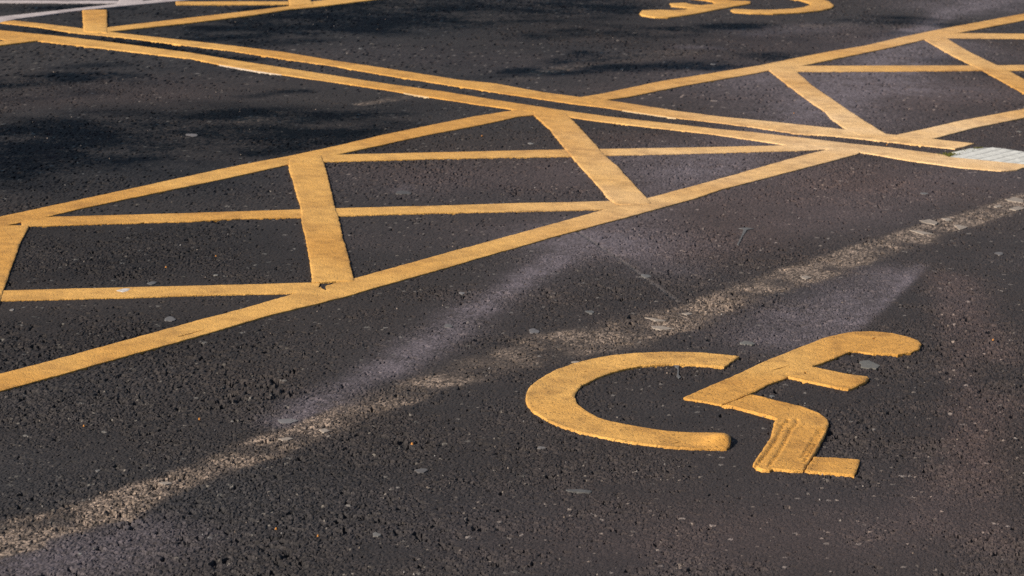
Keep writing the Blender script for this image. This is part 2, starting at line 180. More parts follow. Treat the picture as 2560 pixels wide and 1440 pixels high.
["brown",0.853,5.537,1.18,6.571,0.076,0.5],
["brown",1.227,9.431,1.681,9.553,0.32,0.45],
["brown",-1.845,10.397,-1.356,10.762,0.255,0.35],
["brown",0.138,8.518,-0.452,8.124,0.203,0.2],
["brown",-0.254,9.18,0.143,9.366,0.203,0.4],
["brown",0.493,8.234,1.049,9.02,0.164,0.5],
["brown",0.271,5.23,0.678,5.426,0.199,0.3],
["brown",0.259,8.422,0.796,9.095,0.228,0.45],
["brown",0.796,9.095,1.4,9.712,0.279,0.45],
["brown",-0.518,9.183,0.144,9.443,0.279,0.4],
["brown",0.383,10.23,0.889,10.335,0.194,0.35],
["brown",1.154,11.645,2.118,11.848,0.646,0.5],
["brown",0.316,11.257,0.815,11.533,0.282,0.3],
["brown",1.246,10.923,2.031,11.935,0.222,0.3],
["brown",1.104,13.175,1.955,13.955,0.307,0.4],
["brown",-0.795,12.196,-0.186,12.156,0.372,0.3],
["brown",-1.555,10.856,-0.982,11.386,0.338,0.2],
["brown",1.226,7.949,0.982,5.421,0.049,0.38],
["brown",-0.118,8.996,1.821,10.612,0.609,0.3],
["brown",0.039,5.323,0.853,5.537,0.296,0.25],
["brown",1.011,11.95,2.319,13.052,0.76,0.3]],"GROOVE":[[0.1681,8.4941],[0.3192,7.9894],[0.4522,7.5036]],"EDGE":[[1.2565,8.2981],[0.9019,7.2542]],"DROP1":[[[0.6902,8.5862],[0.7189,8.6063],[0.7402,8.5923],[0.7161,8.567],[0.6968,8.4673],[0.6725,8.3258],[0.6692,8.3311],[0.6953,8.4983],[0.704,8.5704]]],"DROP2":[[[0.4065,6.7639],[0.4224,6.767],[0.418,6.7375],[0.4145,6.6641],[0.4185,6.645],[0.4128,6.628],[0.4089,6.6471],[0.4147,6.7287]]],"LEGGROOVE":[[[0.5417,5.8612],[0.5685,5.9514],[0.5942,6.044],[0.6156,6.1417],[0.6311,6.2203],[0.6437,6.2507],[0.6456,6.2722]],[[0.5705,5.8662],[0.5991,5.9729],[0.6226,6.0756],[0.6466,6.1885],[0.6648,6.2405],[0.6673,6.2798]],[[0.6495,5.9497],[0.6842,6.0867],[0.7123,6.1936]],[[0.6528,5.9184],[0.6926,6.0815],[0.7223,6.2023]]],"LUMPS":[[0.4827,6.0604,0.038,0.017],[0.8536,6.6709,0.05,0.005],[1.0455,7.0852,0.05,0.003]],"PALE":[[1.165,10.898,0.55,1.0],[1.171,10.193,0.5,1.0],[0.639,9.826,0.5,0.7],[1.691,10.763,0.5,1.0],[1.732,10.051,0.5,1.1],[0.395,8.85,0.4,0.6],[1.992,13.507,0.6,0.5],[1.174,12.252,0.35,0.5]],"CRUMBS":[[-0.4359,5.267],[-0.6778,6.0474],[0.7802,6.6566],[-0.1349,10.1207],[1.362,10.3655],[-0.2007,5.9274],[-0.838,7.7999],[-0.3515,5.2337],[-0.917,5.9456],[1.2639,7.2109],[1.0769,11.0439],[-0.9556,7.6189]]}

P = DATA['P']
SKIRT = -0.016

# ------------------------------------------------------------------ noise
def hash2(ix, iy, seed):
    ix = ix.astype(np.int64); iy = iy.astype(np.int64)
    h = (ix * 374761393 + iy * 668265263 + seed * 1442695041) & 0xFFFFFFFF
    h = ((h ^ (h >> 13)) * 1274126177) & 0xFFFFFFFF
    h = ((h ^ (h >> 16)) * 2246822519) & 0xFFFFFFFF
    h = h ^ (h >> 15)
    return (h & 0xFFFFFF) / float(0x1000000)

def vnoise(x, y, seed=0):
    ix = np.floor(x); iy = np.floor(y)
    fx = x - ix; fy = y - iy
    fx = fx * fx * (3 - 2 * fx); fy = fy * fy * (3 - 2 * fy)
    a = hash2(ix, iy, seed); b = hash2(ix + 1, iy, seed)
    c = hash2(ix, iy + 1, seed); d = hash2(ix + 1, iy + 1, seed)
    return (a * (1 - fx) + b * fx) * (1 - fy) + (c * (1 - fx) + d * fx) * fy

def fbm(x, y, scale, octs=4, seed=0):
    r = 0; amp = 0.5; tot = 0
    for i in range(octs):
        r = r + amp * vnoise(x / scale + 17.3 * i, y / scale - 9.1 * i, seed + i * 7)
        tot += amp; amp *= 0.5; scale *= 0.5
    return r / tot

def sstep(a, b, x):
    t = np.clip((x - a) / (b - a), 0, 1)
    return t * t * (3 - 2 * t)

def voronoi(x, y, s, seed):
    gx = x / s; gy = y / s
    ix = np.floor(gx); iy = np.floor(gy)
    f1 = np.full(x.shape, 9.0); f2 = np.full(x.shape, 9.0)
    idr = np.zeros(x.shape); ox = np.zeros(x.shape); oy = np.zeros(x.shape); id2 = np.zeros(x.shape)
    for dx in (-1, 0, 1):
        for dy in (-1, 0, 1):
            cx = ix + dx; cy = iy + dy
            px = cx + hash2(cx, cy, seed); py = cy + hash2(cx, cy, seed + 1)
            ddx = gx - px; ddy = gy - py
            d = np.sqrt(ddx * ddx + ddy * ddy)
            near = d < f1
            f2 = np.where(near, f1, np.minimum(f2, d))
            f1 = np.where(near, d, f1)
            idr = np.where(near, hash2(cx, cy, seed + 2), idr)
            id2 = np.where(near, hash2(cx, cy, seed + 3), id2)
            ox = np.where(near, ddx, ox); oy = np.where(near, ddy, oy)
    return f1, f2, idr, id2, ox, oy

def seg_dist(x, y, a, b):
    ax, ay = a; bx, by = b
    vx, vy = bx - ax, by - ay
    t = np.clip(((x - ax) * vx + (y - ay) * vy) / (vx * vx + vy * vy + 1e-12), 0, 1)
    return np.hypot(x - ax - t * vx, y - ay - t * vy), t

# ------------------------------------------------------------------ stains and wear of the asphalt, with reflected sunlight painted in
def stain_and_light_fields(x, y):
    """dust, worn, damp, brown amounts with a shape of their own, fixed to the ground"""
    wob = (fbm(x, y, 0.35, 3, 71) - 0.5)
    wx = x + 0.07 * wob
    wy = y + 0.20 * (fbm(x, y, 0.4, 3, 91) - 0.5)
    out = {k: np.zeros(x.shape) for k in ('dust', 'worn', 'damp', 'brown')}
    for t, x1, y1, x2, y2, hw, s in DATA['STAINS']:
        if t == 'worn':
            jx = x + 0.03 * (fbm(x, y, 0.06, 4, 33) - 0.5); jy = y + 0.06 * (fbm(x, y, 0.06, 4, 35) - 0.5)
            lo = (min(x1, x2) - 3 * hw, min(y1, y2) - 3 * hw, max(x1, x2) + 3 * hw, max(y1, y2) + 3 * hw)
        else:
            jx, jy = wx, wy
            m = 3.0 * hw + 0.3
            lo = (min(x1, x2) - m, min(y1, y2) - m, max(x1, x2) + m, max(y1, y2) + m)
        sel = (x > lo[0]) & (x < lo[2]) & (y > lo[1]) & (y < lo[3])
        if not sel.any():
            continue
        d, tt = seg_dist(jx[sel], jy[sel], (x1, y1), (x2, y2))
        if t == 'worn':
            v = s * (1 - sstep(0.62 * hw, 1.18 * hw, d))
        elif t == 'damp':
            v = s * (1 - sstep(0.35 * hw, 1.75 * hw, d))
        else:
            v = s * np.exp(-(d / hw) ** 2)
        cur = out[t][sel]
        out[t][sel] = np.maximum(cur, v) if t in ('worn',) else 1 - (1 - cur) * (1 - np.clip(v, 0, 1))
    return out

def upsample(fields, xs, ys, k):
    '''evaluate slow-varying fields on every k-th grid line and interpolate'''
    xi = np.unique(np.append(np.arange(0, len(xs), k), len(xs) - 1)); yi = np.unique(np.append(np.arange(0, len(ys), k), len(ys) - 1))
    X, Y = np.meshgrid(xs[xi], ys[yi])
    px = np.interp(np.arange(len(xs)), xi, np.arange(len(xi))); py = np.interp(np.arange(len(ys)), yi, np.arange(len(yi)))
    ix = np.minimum(px.astype(int), len(xi) - 2); iy = np.minimum(py.astype(int), len(yi) - 2)
    wx = (px - ix)[None, :]; wy = (py - iy)[:, None]
    out = {}
    for key, v in fields(X, Y).items():
        a = v[:, ix] * (1 - wx) + v[:, ix + 1] * wx
        out[key] = a[iy] * (1 - wy) + a[iy + 1] * wy
    return out

def slow_fields(x, y):
    f = stain_and_light_fields(x, y)
    f['coarse'] = fbm(x, y, 0.55, 4, 5); f['coarse2'] = fbm(x, y, 0.12, 3, 8); f['clump'] = fbm(x, y, 0.22, 3, 57)
    f['pits'] = fbm(x, y, 0.10, 3, 151); f['swell'] = fbm(x, y, 0.8, 2, 77); f['broad'] = fbm(x, y, 1.6, 3, 61)
    f['warm'] = fbm(x, y, 0.9, 3, 21); f['film'] = fbm(x, y, 0.10, 4, 42); f['wear'] = fbm(x, y, 0.11, 5, 49)
    f['dampn'] = fbm((x * 0.86 + y * 0.5) * 0.55, (y * 0.86 - x * 0.5) * 0.8, 0.13, 5, 83)
    return f

def ground_sample(x, y, detail, k=1):
    """height (m) and colour of the asphalt at ground points"""
    ux = x + 0.0055 * (vnoise(x / 0.008, y / 0.008, 131) - 0.5)
    uy = y + 0.0055 * (vnoise(x / 0.008, y / 0.008, 137) - 0.5)
    f1, f2, r1, r2, ox, oy = voronoi(ux, uy * 0.92, 0.0095, 11)
    g1, g2, q1, q2, px, py = voronoi(ux + 0.3, uy, 0.0050, 53)
    st = upsample(slow_fields, x[0], y[:, 0], k)
    worn = st['worn']; dust_and_light = st['dust']; damp = st['damp']; brown = st['brown']
    coarse = st['coarse']                  # where the mat is open or closed
    coarse2 = st['coarse2']
    openness = sstep(0.34, 0.64, 0.65 * coarse + 0.35 * coarse2)
    openness = openness * (1 - 0.75 * np.clip(dust_and_light, 0, 1)) * (0.55 + 0.45 * sstep(10.5, 6.5, y))
    gap = 1 - sstep(0.02, 0.30, f2 - f1)
    gapf = 1 - sstep(0.02, 0.35, g2 - g1)
    clump = sstep(0.42, 0.66, st['clump'] * 0.5 + st['pits'] * 0.5)
    pn = 0.62 * vnoise(ux / 0.0160, uy / 0.0130, 161) + 0.38 * vnoise(ux / 0.0066, uy / 0.0056, 167)
    thr = 0.185 + 0.09 * openness + 0.13 * openness * clump
    pitp = 1 - sstep(thr - 0.05, thr + 0.03, pn)
    pit = pitp > 0.5
    rough = 0.24 + 0.56 * openness
    z = (r2 - 0.5) * 0.0011 * rough
    z += (hash2(np.floor(r1 * 1e6), np.floor(r2 * 1e6), 3) - 0.5) * ox * 0.0075 * rough
    z += (hash2(np.floor(r2 * 1e6), np.floor(r1 * 1e6), 4) - 0.5) * oy * 0.0075 * rough
    z -= gap * (0.0006 + 0.0012 * openness)
    z += ((q1 - 0.5) * 0.0015 - gapf * 0.0006) * rough
    z -= pitp * (0.0058 + 0.0045 * r2)
    z -= worn * (0.0012 + 0.0018 * (q1 - 0.5))
    z += (st['swell'] - 0.5) * 0.002
    # a straight shallow groove in the mat
    gr = DATA['GROOVE']
    dg = np.minimum(seg_dist(x, y, gr[0], gr[1])[0], seg_dist(x, y, gr[1], gr[2])[0])
    gm = 1 - sstep(0.003, 0.010, dg)
    z -= gm * 0.002
    z *= detail
    # colour: bitumen between dark stones whose worn tops show their own grey
    tone = 0.0305 + (0.020 * (r2 - 0.5) + 0.022 * (q2 - 0.5)) * rough + 0.012 * (coarse2 - 0.5) + 0.014 * (st['broad'] - 0.5)
    col = np.stack([tone * 1.18, tone * 0.99, tone * 0.95], -1)
    warm = st['warm']
    col[..., 0] *= 1 + 0.22 * (warm - 0.5); col[..., 2] *= 1 - 0.22 * (warm - 0.5)
    bind = np.clip(gap * 0.45 + gapf * 0.15 + 0.6 * pitp, 0, 0.85)[..., None]
    col = col * (1 - bind) + np.array([0.014, 0.014, 0.016]) * bind
    pale = (hash2(np.floor(r1 * 1e6), np.floor(r2 * 1e6), 9) > 0.9955) & (~pit)
    small = (q1 > 0.9962)  # tiny pale stones, made more frequent to paint in sun glints
    pc = 0.07 + 0.10 * r2
    col = np.where(pale[..., None], np.stack([pc * 1.02, pc * .95, pc * .88], -1), col)
    col = np.where(small[..., None], np.stack([pc * 1.2, pc * 1.08, pc * .95], -1), col)
    bt = np.clip(brown + 0.20 * sstep(-0.9, 1.2, x), 0, 1)[..., None]
    col = col * (1 - bt) + col * np.array([2.15, 1.82, 1.78]) * bt
    # reflected sunlight painted as beam and wedge, with traffic film
    edge = DATA['EDGE']  # straight edge of the painted sunlight wedge
    film_and_light = np.clip(dust_and_light * 1.3, 0, 1) * (0.8 + 0.9 * (st['film'] - 0.5) + 0.7 * (r2 - 0.5) + 0.35 * (q2 - 0.5))
    ex, ey = edge[0]; fx, fy = edge[1]
    side = (x - ex) * (fy - ey) - (y - ey) * (fx - ex)
    side /= math.hypot(fx - ex, fy - ey)
    nearedge = (x > 0.85) & (y > 6.9) & (y < 8.6)
    film_and_light = np.where(nearedge & (side < 0), film_and_light * sstep(-0.035, 0.0, side) , film_and_light)
    film_and_light = np.clip(film_and_light, 0, 1) * (1 - 0.6 * bind[..., 0])
    fc = np.array([0.150, 0.128, 0.146])
    col = col * (1 - film_and_light[..., None]) + fc * film_and_light[..., None]
    # ground-off old line: bare aggregate of mixed tan, grey and white stones
    gritn = fbm(x, y, 0.03, 3, 47)
    stone = hash2(np.floor(q1 * 1e6), np.floor(q2 * 1e6), 6)
    wc = 0.045 + 0.32 * stone ** 2.0 + 0.12 * (gritn - 0.5)
    wc = np.clip(wc, 0.03, 0.5)
    wcol = np.stack([wc * 1.12, wc * 0.86, wc * 0.69], -1)
    wm = np.clip(worn * (0.88 + 2.2 * (st['wear'] - 0.46)), 0, 1)
    wm = np.where(stone * 0.5 + gritn * 0.5 < wm * 1.15, np.clip(wm * 1.15, 0, 0.92), wm * 0.46)
    wm = (wm * (1 - 0.5 * bind[..., 0]))[..., None]
    col = col * (1 - wm) + wcol * wm
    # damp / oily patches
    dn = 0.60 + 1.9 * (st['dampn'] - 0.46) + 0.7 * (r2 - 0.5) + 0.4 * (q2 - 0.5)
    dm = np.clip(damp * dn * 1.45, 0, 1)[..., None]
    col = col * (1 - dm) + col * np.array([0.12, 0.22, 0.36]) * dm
    gl = gm[..., None] * 0.6
    col = col * (1 - gl) + np.array([0.095, 0.086, 0.086]) * gl
    return z, np.clip(col, 0.004, 0.7), dm[..., 0]

def mat_new(name):
    m = bpy.data.materials.new(name)
    m.use_nodes = True
    t = m.node_tree
    b = t.nodes['Principled BSDF']
    return m, t, b

def N(t, kind, **kw):
    n = t.nodes.new(kind)
    for k, v in kw.items():
        if k in n.inputs:
            n.inputs[k].default_value = v
        else:
            setattr(n, k, v)
    return n

def asphalt_material():
    m, t, b = mat_new("asphalt_surface")
    at = N(t, 'ShaderNodeAttribute', attribute_name='surface_colour')
    ge = N(t, 'ShaderNodeNewGeometry')
    n1 = N(t, 'ShaderNodeTexNoise', Scale=420.0, Detail=3.0, Roughness=0.6)
    n2 = N(t, 'ShaderNodeTexNoise', Scale=160.0, Detail=4.0, Roughness=0.65)
    for n in (n1, n2):
        t.links.new(ge.outputs['Position'], n.inputs['Vector'])
    mr = N(t, 'ShaderNodeMapRange')
    mr.inputs['From Min'].default_value = 0.3; mr.inputs['From Max'].default_value = 0.72
    mr.inputs['To Min'].default_value = 0.55; mr.inputs['To Max'].default_value = 1.5
    t.links.new(n1.outputs['Fac'], mr.inputs['Value'])
    mx = N(t, 'ShaderNodeVectorMath', operation='SCALE')
    t.links.new(at.outputs['Color'], mx.inputs[0])
    t.links.new(mr.outputs[0], mx.inputs['Scale'])
    t.links.new(mx.outputs[0], b.inputs['Base Color'])
    rr = N(t, 'ShaderNodeMapRange')
    rr.inputs['From Min'].default_value = 0.3; rr.inputs['From Max'].default_value = 0.7
    rr.inputs['To Min'].default_value = 0.62; rr.inputs['To Max'].default_value = 0.92
    t.links.new(n2.outputs['Fac'], rr.inputs['Value'])
    t.links.new(rr.outputs[0], b.inputs['Roughness'])
    gs = N(t, 'ShaderNodeMath', operation='MULTIPLY')
    gs.inputs[1].default_value = 0.24
    t.links.new(at.outputs['Alpha'], gs.inputs[0])
    t.links.new(gs.outputs[0], b.inputs['Specular IOR Level'])
    bu = N(t, 'ShaderNodeBump', Strength=0.7, Distance=0.0014)
    t.links.new(n2.outputs['Fac'], bu.inputs['Height'])
    t.links.new(bu.outputs[0], b.inputs['Normal'])
    return m

def link_mesh(name, verts, faces, mat, parent=None, cols=None, smooth=None):
    me = bpy.data.meshes.new(name)
    me.from_pydata([tuple(v) for v in verts], [], [tuple(f) for f in faces])
    me.update()
    if cols is not None:
        a = me.attributes.new('surface_colour', 'FLOAT_COLOR', 'POINT')
        c = np.ones((len(verts), 4), np.float32); c[:, :3] = cols
        a.data.foreach_set('color', c.ravel())
    if smooth is not None:
        me.polygons.foreach_set('use_smooth', np.asarray(smooth, bool))
    me.materials.append(mat)
    o = bpy.data.objects.new(name, me)
    COL.objects.link(o)
    if parent is not None:
        o.parent = parent
    return o

def build_asphalt(mat):
    strips = [(4.55, 6.2, 0.0024, 0.0044), (6.2, 8.2, 0.0031, 0.0068), (8.2, 11.0, 0.0046, 0.0125), (11.0, 16.8, 0.0085, 0.023)]
    V = []; C = []; Q = []; base = 0
    for y0, y1, dx, dy in strips:
        hw = 0.184 * y1 + 0.22
        nx = int(2 * hw / dx) + 1; ny = int((y1 - y0) / dy) + 1
        xs = np.linspace(-hw, hw, nx) + 0.09
        ys = np.linspace(y0, y1, ny)
        X, Y = np.meshgrid(xs, ys)
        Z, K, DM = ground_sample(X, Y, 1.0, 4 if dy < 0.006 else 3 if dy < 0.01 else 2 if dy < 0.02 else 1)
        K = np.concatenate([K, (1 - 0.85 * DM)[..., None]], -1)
        # a skirt row and column that dips under the next strip and under the wide sheet
        X = np.pad(X, 1, mode='edge'); Y = np.pad(Y, 1, mode='edge'); Z = np.pad(Z, 1, mode='edge')
        K = np.pad(K, ((1, 1), (1, 1), (0, 0)), mode='edge')
        Z[0, :] = Z[-1, :] = -0.03; Z[:, 0] = Z[:, -1] = -0.03
        Y[0, :] -= 0.004; Y[-1, :] += 0.004; X[:, 0] -= 0.02; X[:, -1] += 0.02
        n, mcol = X.shape
        V.append(np.stack([X, Y, Z], -1).reshape(-1, 3)); C.append(K.reshape(-1, 4))
        i = np.arange(n - 1)[:, None] * mcol + np.arange(mcol - 1)[None, :] + base
        Q.append(np.stack([i, i + 1, i + 1 + mcol, i + mcol], -1).reshape(-1, 4))
        base += n * mcol
    # the sheet that carries the car park on to the horizon, a grid growing coarser outwards
    g = np.concatenate([-np.geomspace(1200, 8, 22), np.linspace(-6, 6, 25), np.geomspace(8, 1200, 22)])
    X, Y = np.meshgrid(g, g + 9.0)
    Z = np.full(X.shape, -0.014)
    K = np.full(X.shape + (3,), 0.040) * np.array([1.08, 0.99, 0.97])
    K = np.concatenate([K, np.ones(X.shape + (1,))], -1)
    n, mcol = X.shape
    V.append(np.stack([X, Y, Z], -1).reshape(-1, 3)); C.append(K.reshape(-1, 4))
    i = np.arange(n - 1)[:, None] * mcol + np.arange(mcol - 1)[None, :] + base
    Q.append(np.stack([i, i + 1, i + 1 + mcol, i + mcol], -1).reshape(-1, 4))
    V = np.concatenate(V).astype(np.float32); C = np.concatenate(C); Q = np.concatenate(Q).astype(np.int32)
    me = bpy.data.meshes.new("asphalt_ground")
    me.vertices.add(len(V)); me.vertices.foreach_set('co', V.ravel())
    me.loops.add(Q.size); me.loops.foreach_set('vertex_index', Q.ravel())
    me.polygons.add(len(Q))
    me.polygons.foreach_set('loop_start', np.arange(0, Q.size, 4, dtype=np.int32))
    me.update(calc_edges=True)
    me.validate()
    a = me.attributes.new('surface_colour', 'FLOAT_COLOR', 'POINT')
    c = C.astype(np.float32)
    a.data.foreach_set('color', c.ravel())
    me.polygons.foreach_set('use_smooth', np.zeros(len(Q), bool))
    me.materials.append(mat)
    o = bpy.data.objects.new("asphalt_ground", me)
    COL.objects.link(o)
    o['kind'] = 'structure'
    o['label'] = 'dark worn asphalt of the car park'
    return o

build_asphalt(asphalt_material())

# ------------------------------------------------------------------ painted markings (thick thermoplastic)
def paint_material(name, bump=0.5, pores=0.5):
    m, t, b = mat_new(name)
    at = N(t, 'ShaderNodeAttribute', attribute_name='surface_colour')
    ge = N(t, 'ShaderNodeNewGeometry')
    n1 = N(t, 'ShaderNodeTexNoise', Scale=28.0, Detail=5.0, Roughness=0.6)
    n2 = N(t, 'ShaderNodeTexNoise', Scale=130.0, Detail=4.0, Roughness=0.62)
    n3 = N(t, 'ShaderNodeTexNoise', Scale=260.0, Detail=2.0, Roughness=0.5)
    for n in (n1, n2, n3):
        t.links.new(ge.outputs['Position'], n.inputs['Vector'])
    mr = N(t, 'ShaderNodeMapRange')
    mr.inputs['From Min'].default_value = 0.3; mr.inputs['From Max'].default_value = 0.7
    mr.inputs['To Min'].default_value = 0.82; mr.inputs['To Max'].default_value = 1.13
    t.links.new(n1.outputs['Fac'], mr.inputs['Value'])
    # fine dirt caught in the pores
    dr = N(t, 'ShaderNodeMapRange')
    dr.inputs['From Min'].default_value = 0.30 + (0.035 if pores > 0.6 else 0); dr.inputs['From Max'].default_value = 0.38 + (0.02 if pores > 0.6 else 0)
    dr.inputs['To Min'].default_value = 1.0 - pores; dr.inputs['To Max'].default_value = 1.0
    t.links.new(n2.outputs['Fac'], dr.inputs['Value'])
    mm = N(t, 'ShaderNodeMath', operation='MULTIPLY')
    t.links.new(mr.outputs[0], mm.inputs[0]); t.links.new(dr.outputs[0], mm.inputs[1])
    sc = N(t, 'ShaderNodeVectorMath', operation='SCALE')
    t.links.new(at.outputs['Color'], sc.inputs[0]); t.links.new(mm.outputs[0], sc.inputs['Scale'])
    t.links.new(sc.outputs[0], b.inputs['Base Color'])
    b.inputs['Roughness'].default_value = 0.62
    b.inputs['Specular IOR Level'].default_value = 0.3
    ad = N(t, 'ShaderNodeMath', operation='ADD')
    t.links.new(n2.outputs['Fac'], ad.inputs[0]); t.links.new(n1.outputs['Fac'], ad.inputs[1])
    wv = N(t, 'ShaderNodeTexVoronoi', feature='DISTANCE_TO_EDGE', Scale=85.0, Randomness=1.0)
    wn = N(t, 'ShaderNodeVectorMath', operation='SCALE'); wn.inputs['Scale'].default_value = 0.02
    wa = N(t, 'ShaderNodeVectorMath', operation='ADD')
    t.links.new(n1.outputs['Color'], wn.inputs[0]); t.links.new(wn.outputs[0], wa.inputs[0]); t.links.new(ge.outputs['Position'], wa.inputs[1])
    t.links.new(wa.outputs[0], wv.inputs['Vector'])
    wc = N(t, 'ShaderNodeMapRange'); wc.inputs['From Min'].default_value = 0.0; wc.inputs['From Max'].default_value = 0.12
    wc.inputs['To Min'].default_value = 0.0; wc.inputs['To Max'].default_value = 0.45
    t.links.new(wv.outputs['Distance'], wc.inputs['Value'])
    ad2 = N(t, 'ShaderNodeMath', operation='ADD')
    t.links.new(ad.outputs[0], ad2.inputs[0]); t.links.new(wc.outputs[0], ad2.inputs[1])
    bu = N(t, 'ShaderNodeBump', Strength=bump, Distance=0.0030)
    t.links.new(ad2.outputs[0], bu.inputs['Height'])
    t.links.new(bu.outputs[0], b.inputs['Normal'])
    return m

YELLOW = np.array([0.69, 0.385, 0.105])
YELLOW_DEEP = np.array([0.60, 0.305, 0.068])
PALE_YELLOW = np.array([0.83, 0.57, 0.31])
WHITE = np.array([0.48, 0.42, 0.42])
M_YELLOW = paint_material("yellow_thermoplastic")
M_WHITE = paint_material("white_road_paint", 0.4, 0.35)

def paint_colour(x, y, kind):
    if kind == 'white':
        c = np.repeat(WHITE[None, :], len(x), 0)
    else:
        k = sstep(0.3, 0.7, fbm(x, y, 0.5, 3, 15))[:, None]
        c = YELLOW_DEEP * (1 - k) + YELLOW * k
        p = np.zeros(len(x))
        for px, py, r, s in DATA['PALE']:  # faded paint, plus reflected sunlight put into the colour where the beam crosses
            p = np.maximum(p, s * np.exp(-((x - px) ** 2 + ((y - py) * 0.6) ** 2) / (r * r)))
        p = np.clip(p * (0.75 + 0.6 * (fbm(x, y, 0.15, 3, 18) - 0.4)), 0, 1)[:, None]
        c = c * (1 - p) + PALE_YELLOW * p
    dirt = sstep(0.50, 0.75, fbm(x, y, 0.06, 4, 25)) * 0.24
    # tyre scuffs drawn out along the driving direction
    a = x * 0.51 + y * 0.86; b = x * 0.86 - y * 0.51
    scuff = sstep(0.60, 0.78, fbm(a * 0.22, b, 0.035, 4, 27)) * 0.16
    return c * (1 - np.clip(dirt + scuff, 0, 0.5)[:, None] * np.array([0.85, 0.92, 0.9]))

def resample(poly, step, jag, seed):
    """walk the outline in small steps and fray it by a millimetre or two"""
    p = np.array(poly, float)
    if np.sum(p[:, 0] * np.roll(p[:, 1], -1) - np.roll(p[:, 0], -1) * p[:, 1]) < 0:
        p = p[::-1]
    pts = []; nor = []
    n = len(p)
    for i in range(n):
        a = p[i]; b = p[(i + 1) % n]
        l = np.hypot(*(b - a))
        k = max(1, int(round(l / step)))
        d = (b - a) / max(l, 1e-9)
        for j in range(k):
            pts.append(a + (b - a) * j / k); nor.append((d[1], -d[0]))
    pts = np.array(pts); nor = np.array(nor)
    nor = nor + np.roll(nor, 1, 0); nor /= np.maximum(np.hypot(nor[:, 0], nor[:, 1]), 1e-6)[:, None]
    off = (fbm(pts[:, 0], pts[:, 1], 0.09, 3, seed) - 0.5) * 2.2 + (vnoise(pts[:, 0] / 0.012, pts[:, 1] / 0.012, seed + 5) - 0.5) * 1.5
    return pts + nor * (off * jag)[:, None], nor

def inside(px, py, poly):
    poly = np.asarray(poly); r = np.zeros(len(px), bool)
    x1, y1 = poly[-1]
    for x2, y2 in poly:
        c = ((y2 > py) != (y1 > py)) & (px < (x1 - x2) * (py - y2) / ((y1 - y2) + 1e-15) + x2)
        r ^= c; x1, y1 = x2, y2
    return r

def poly_dist(px, py, ring):
    d = np.full(len(px), 9.0)
    b = np.roll(ring, -1, 0)
    for (a, c) in zip(ring, b):
        d = np.minimum(d, seg_dist(px, py, a, c)[0])
    return d

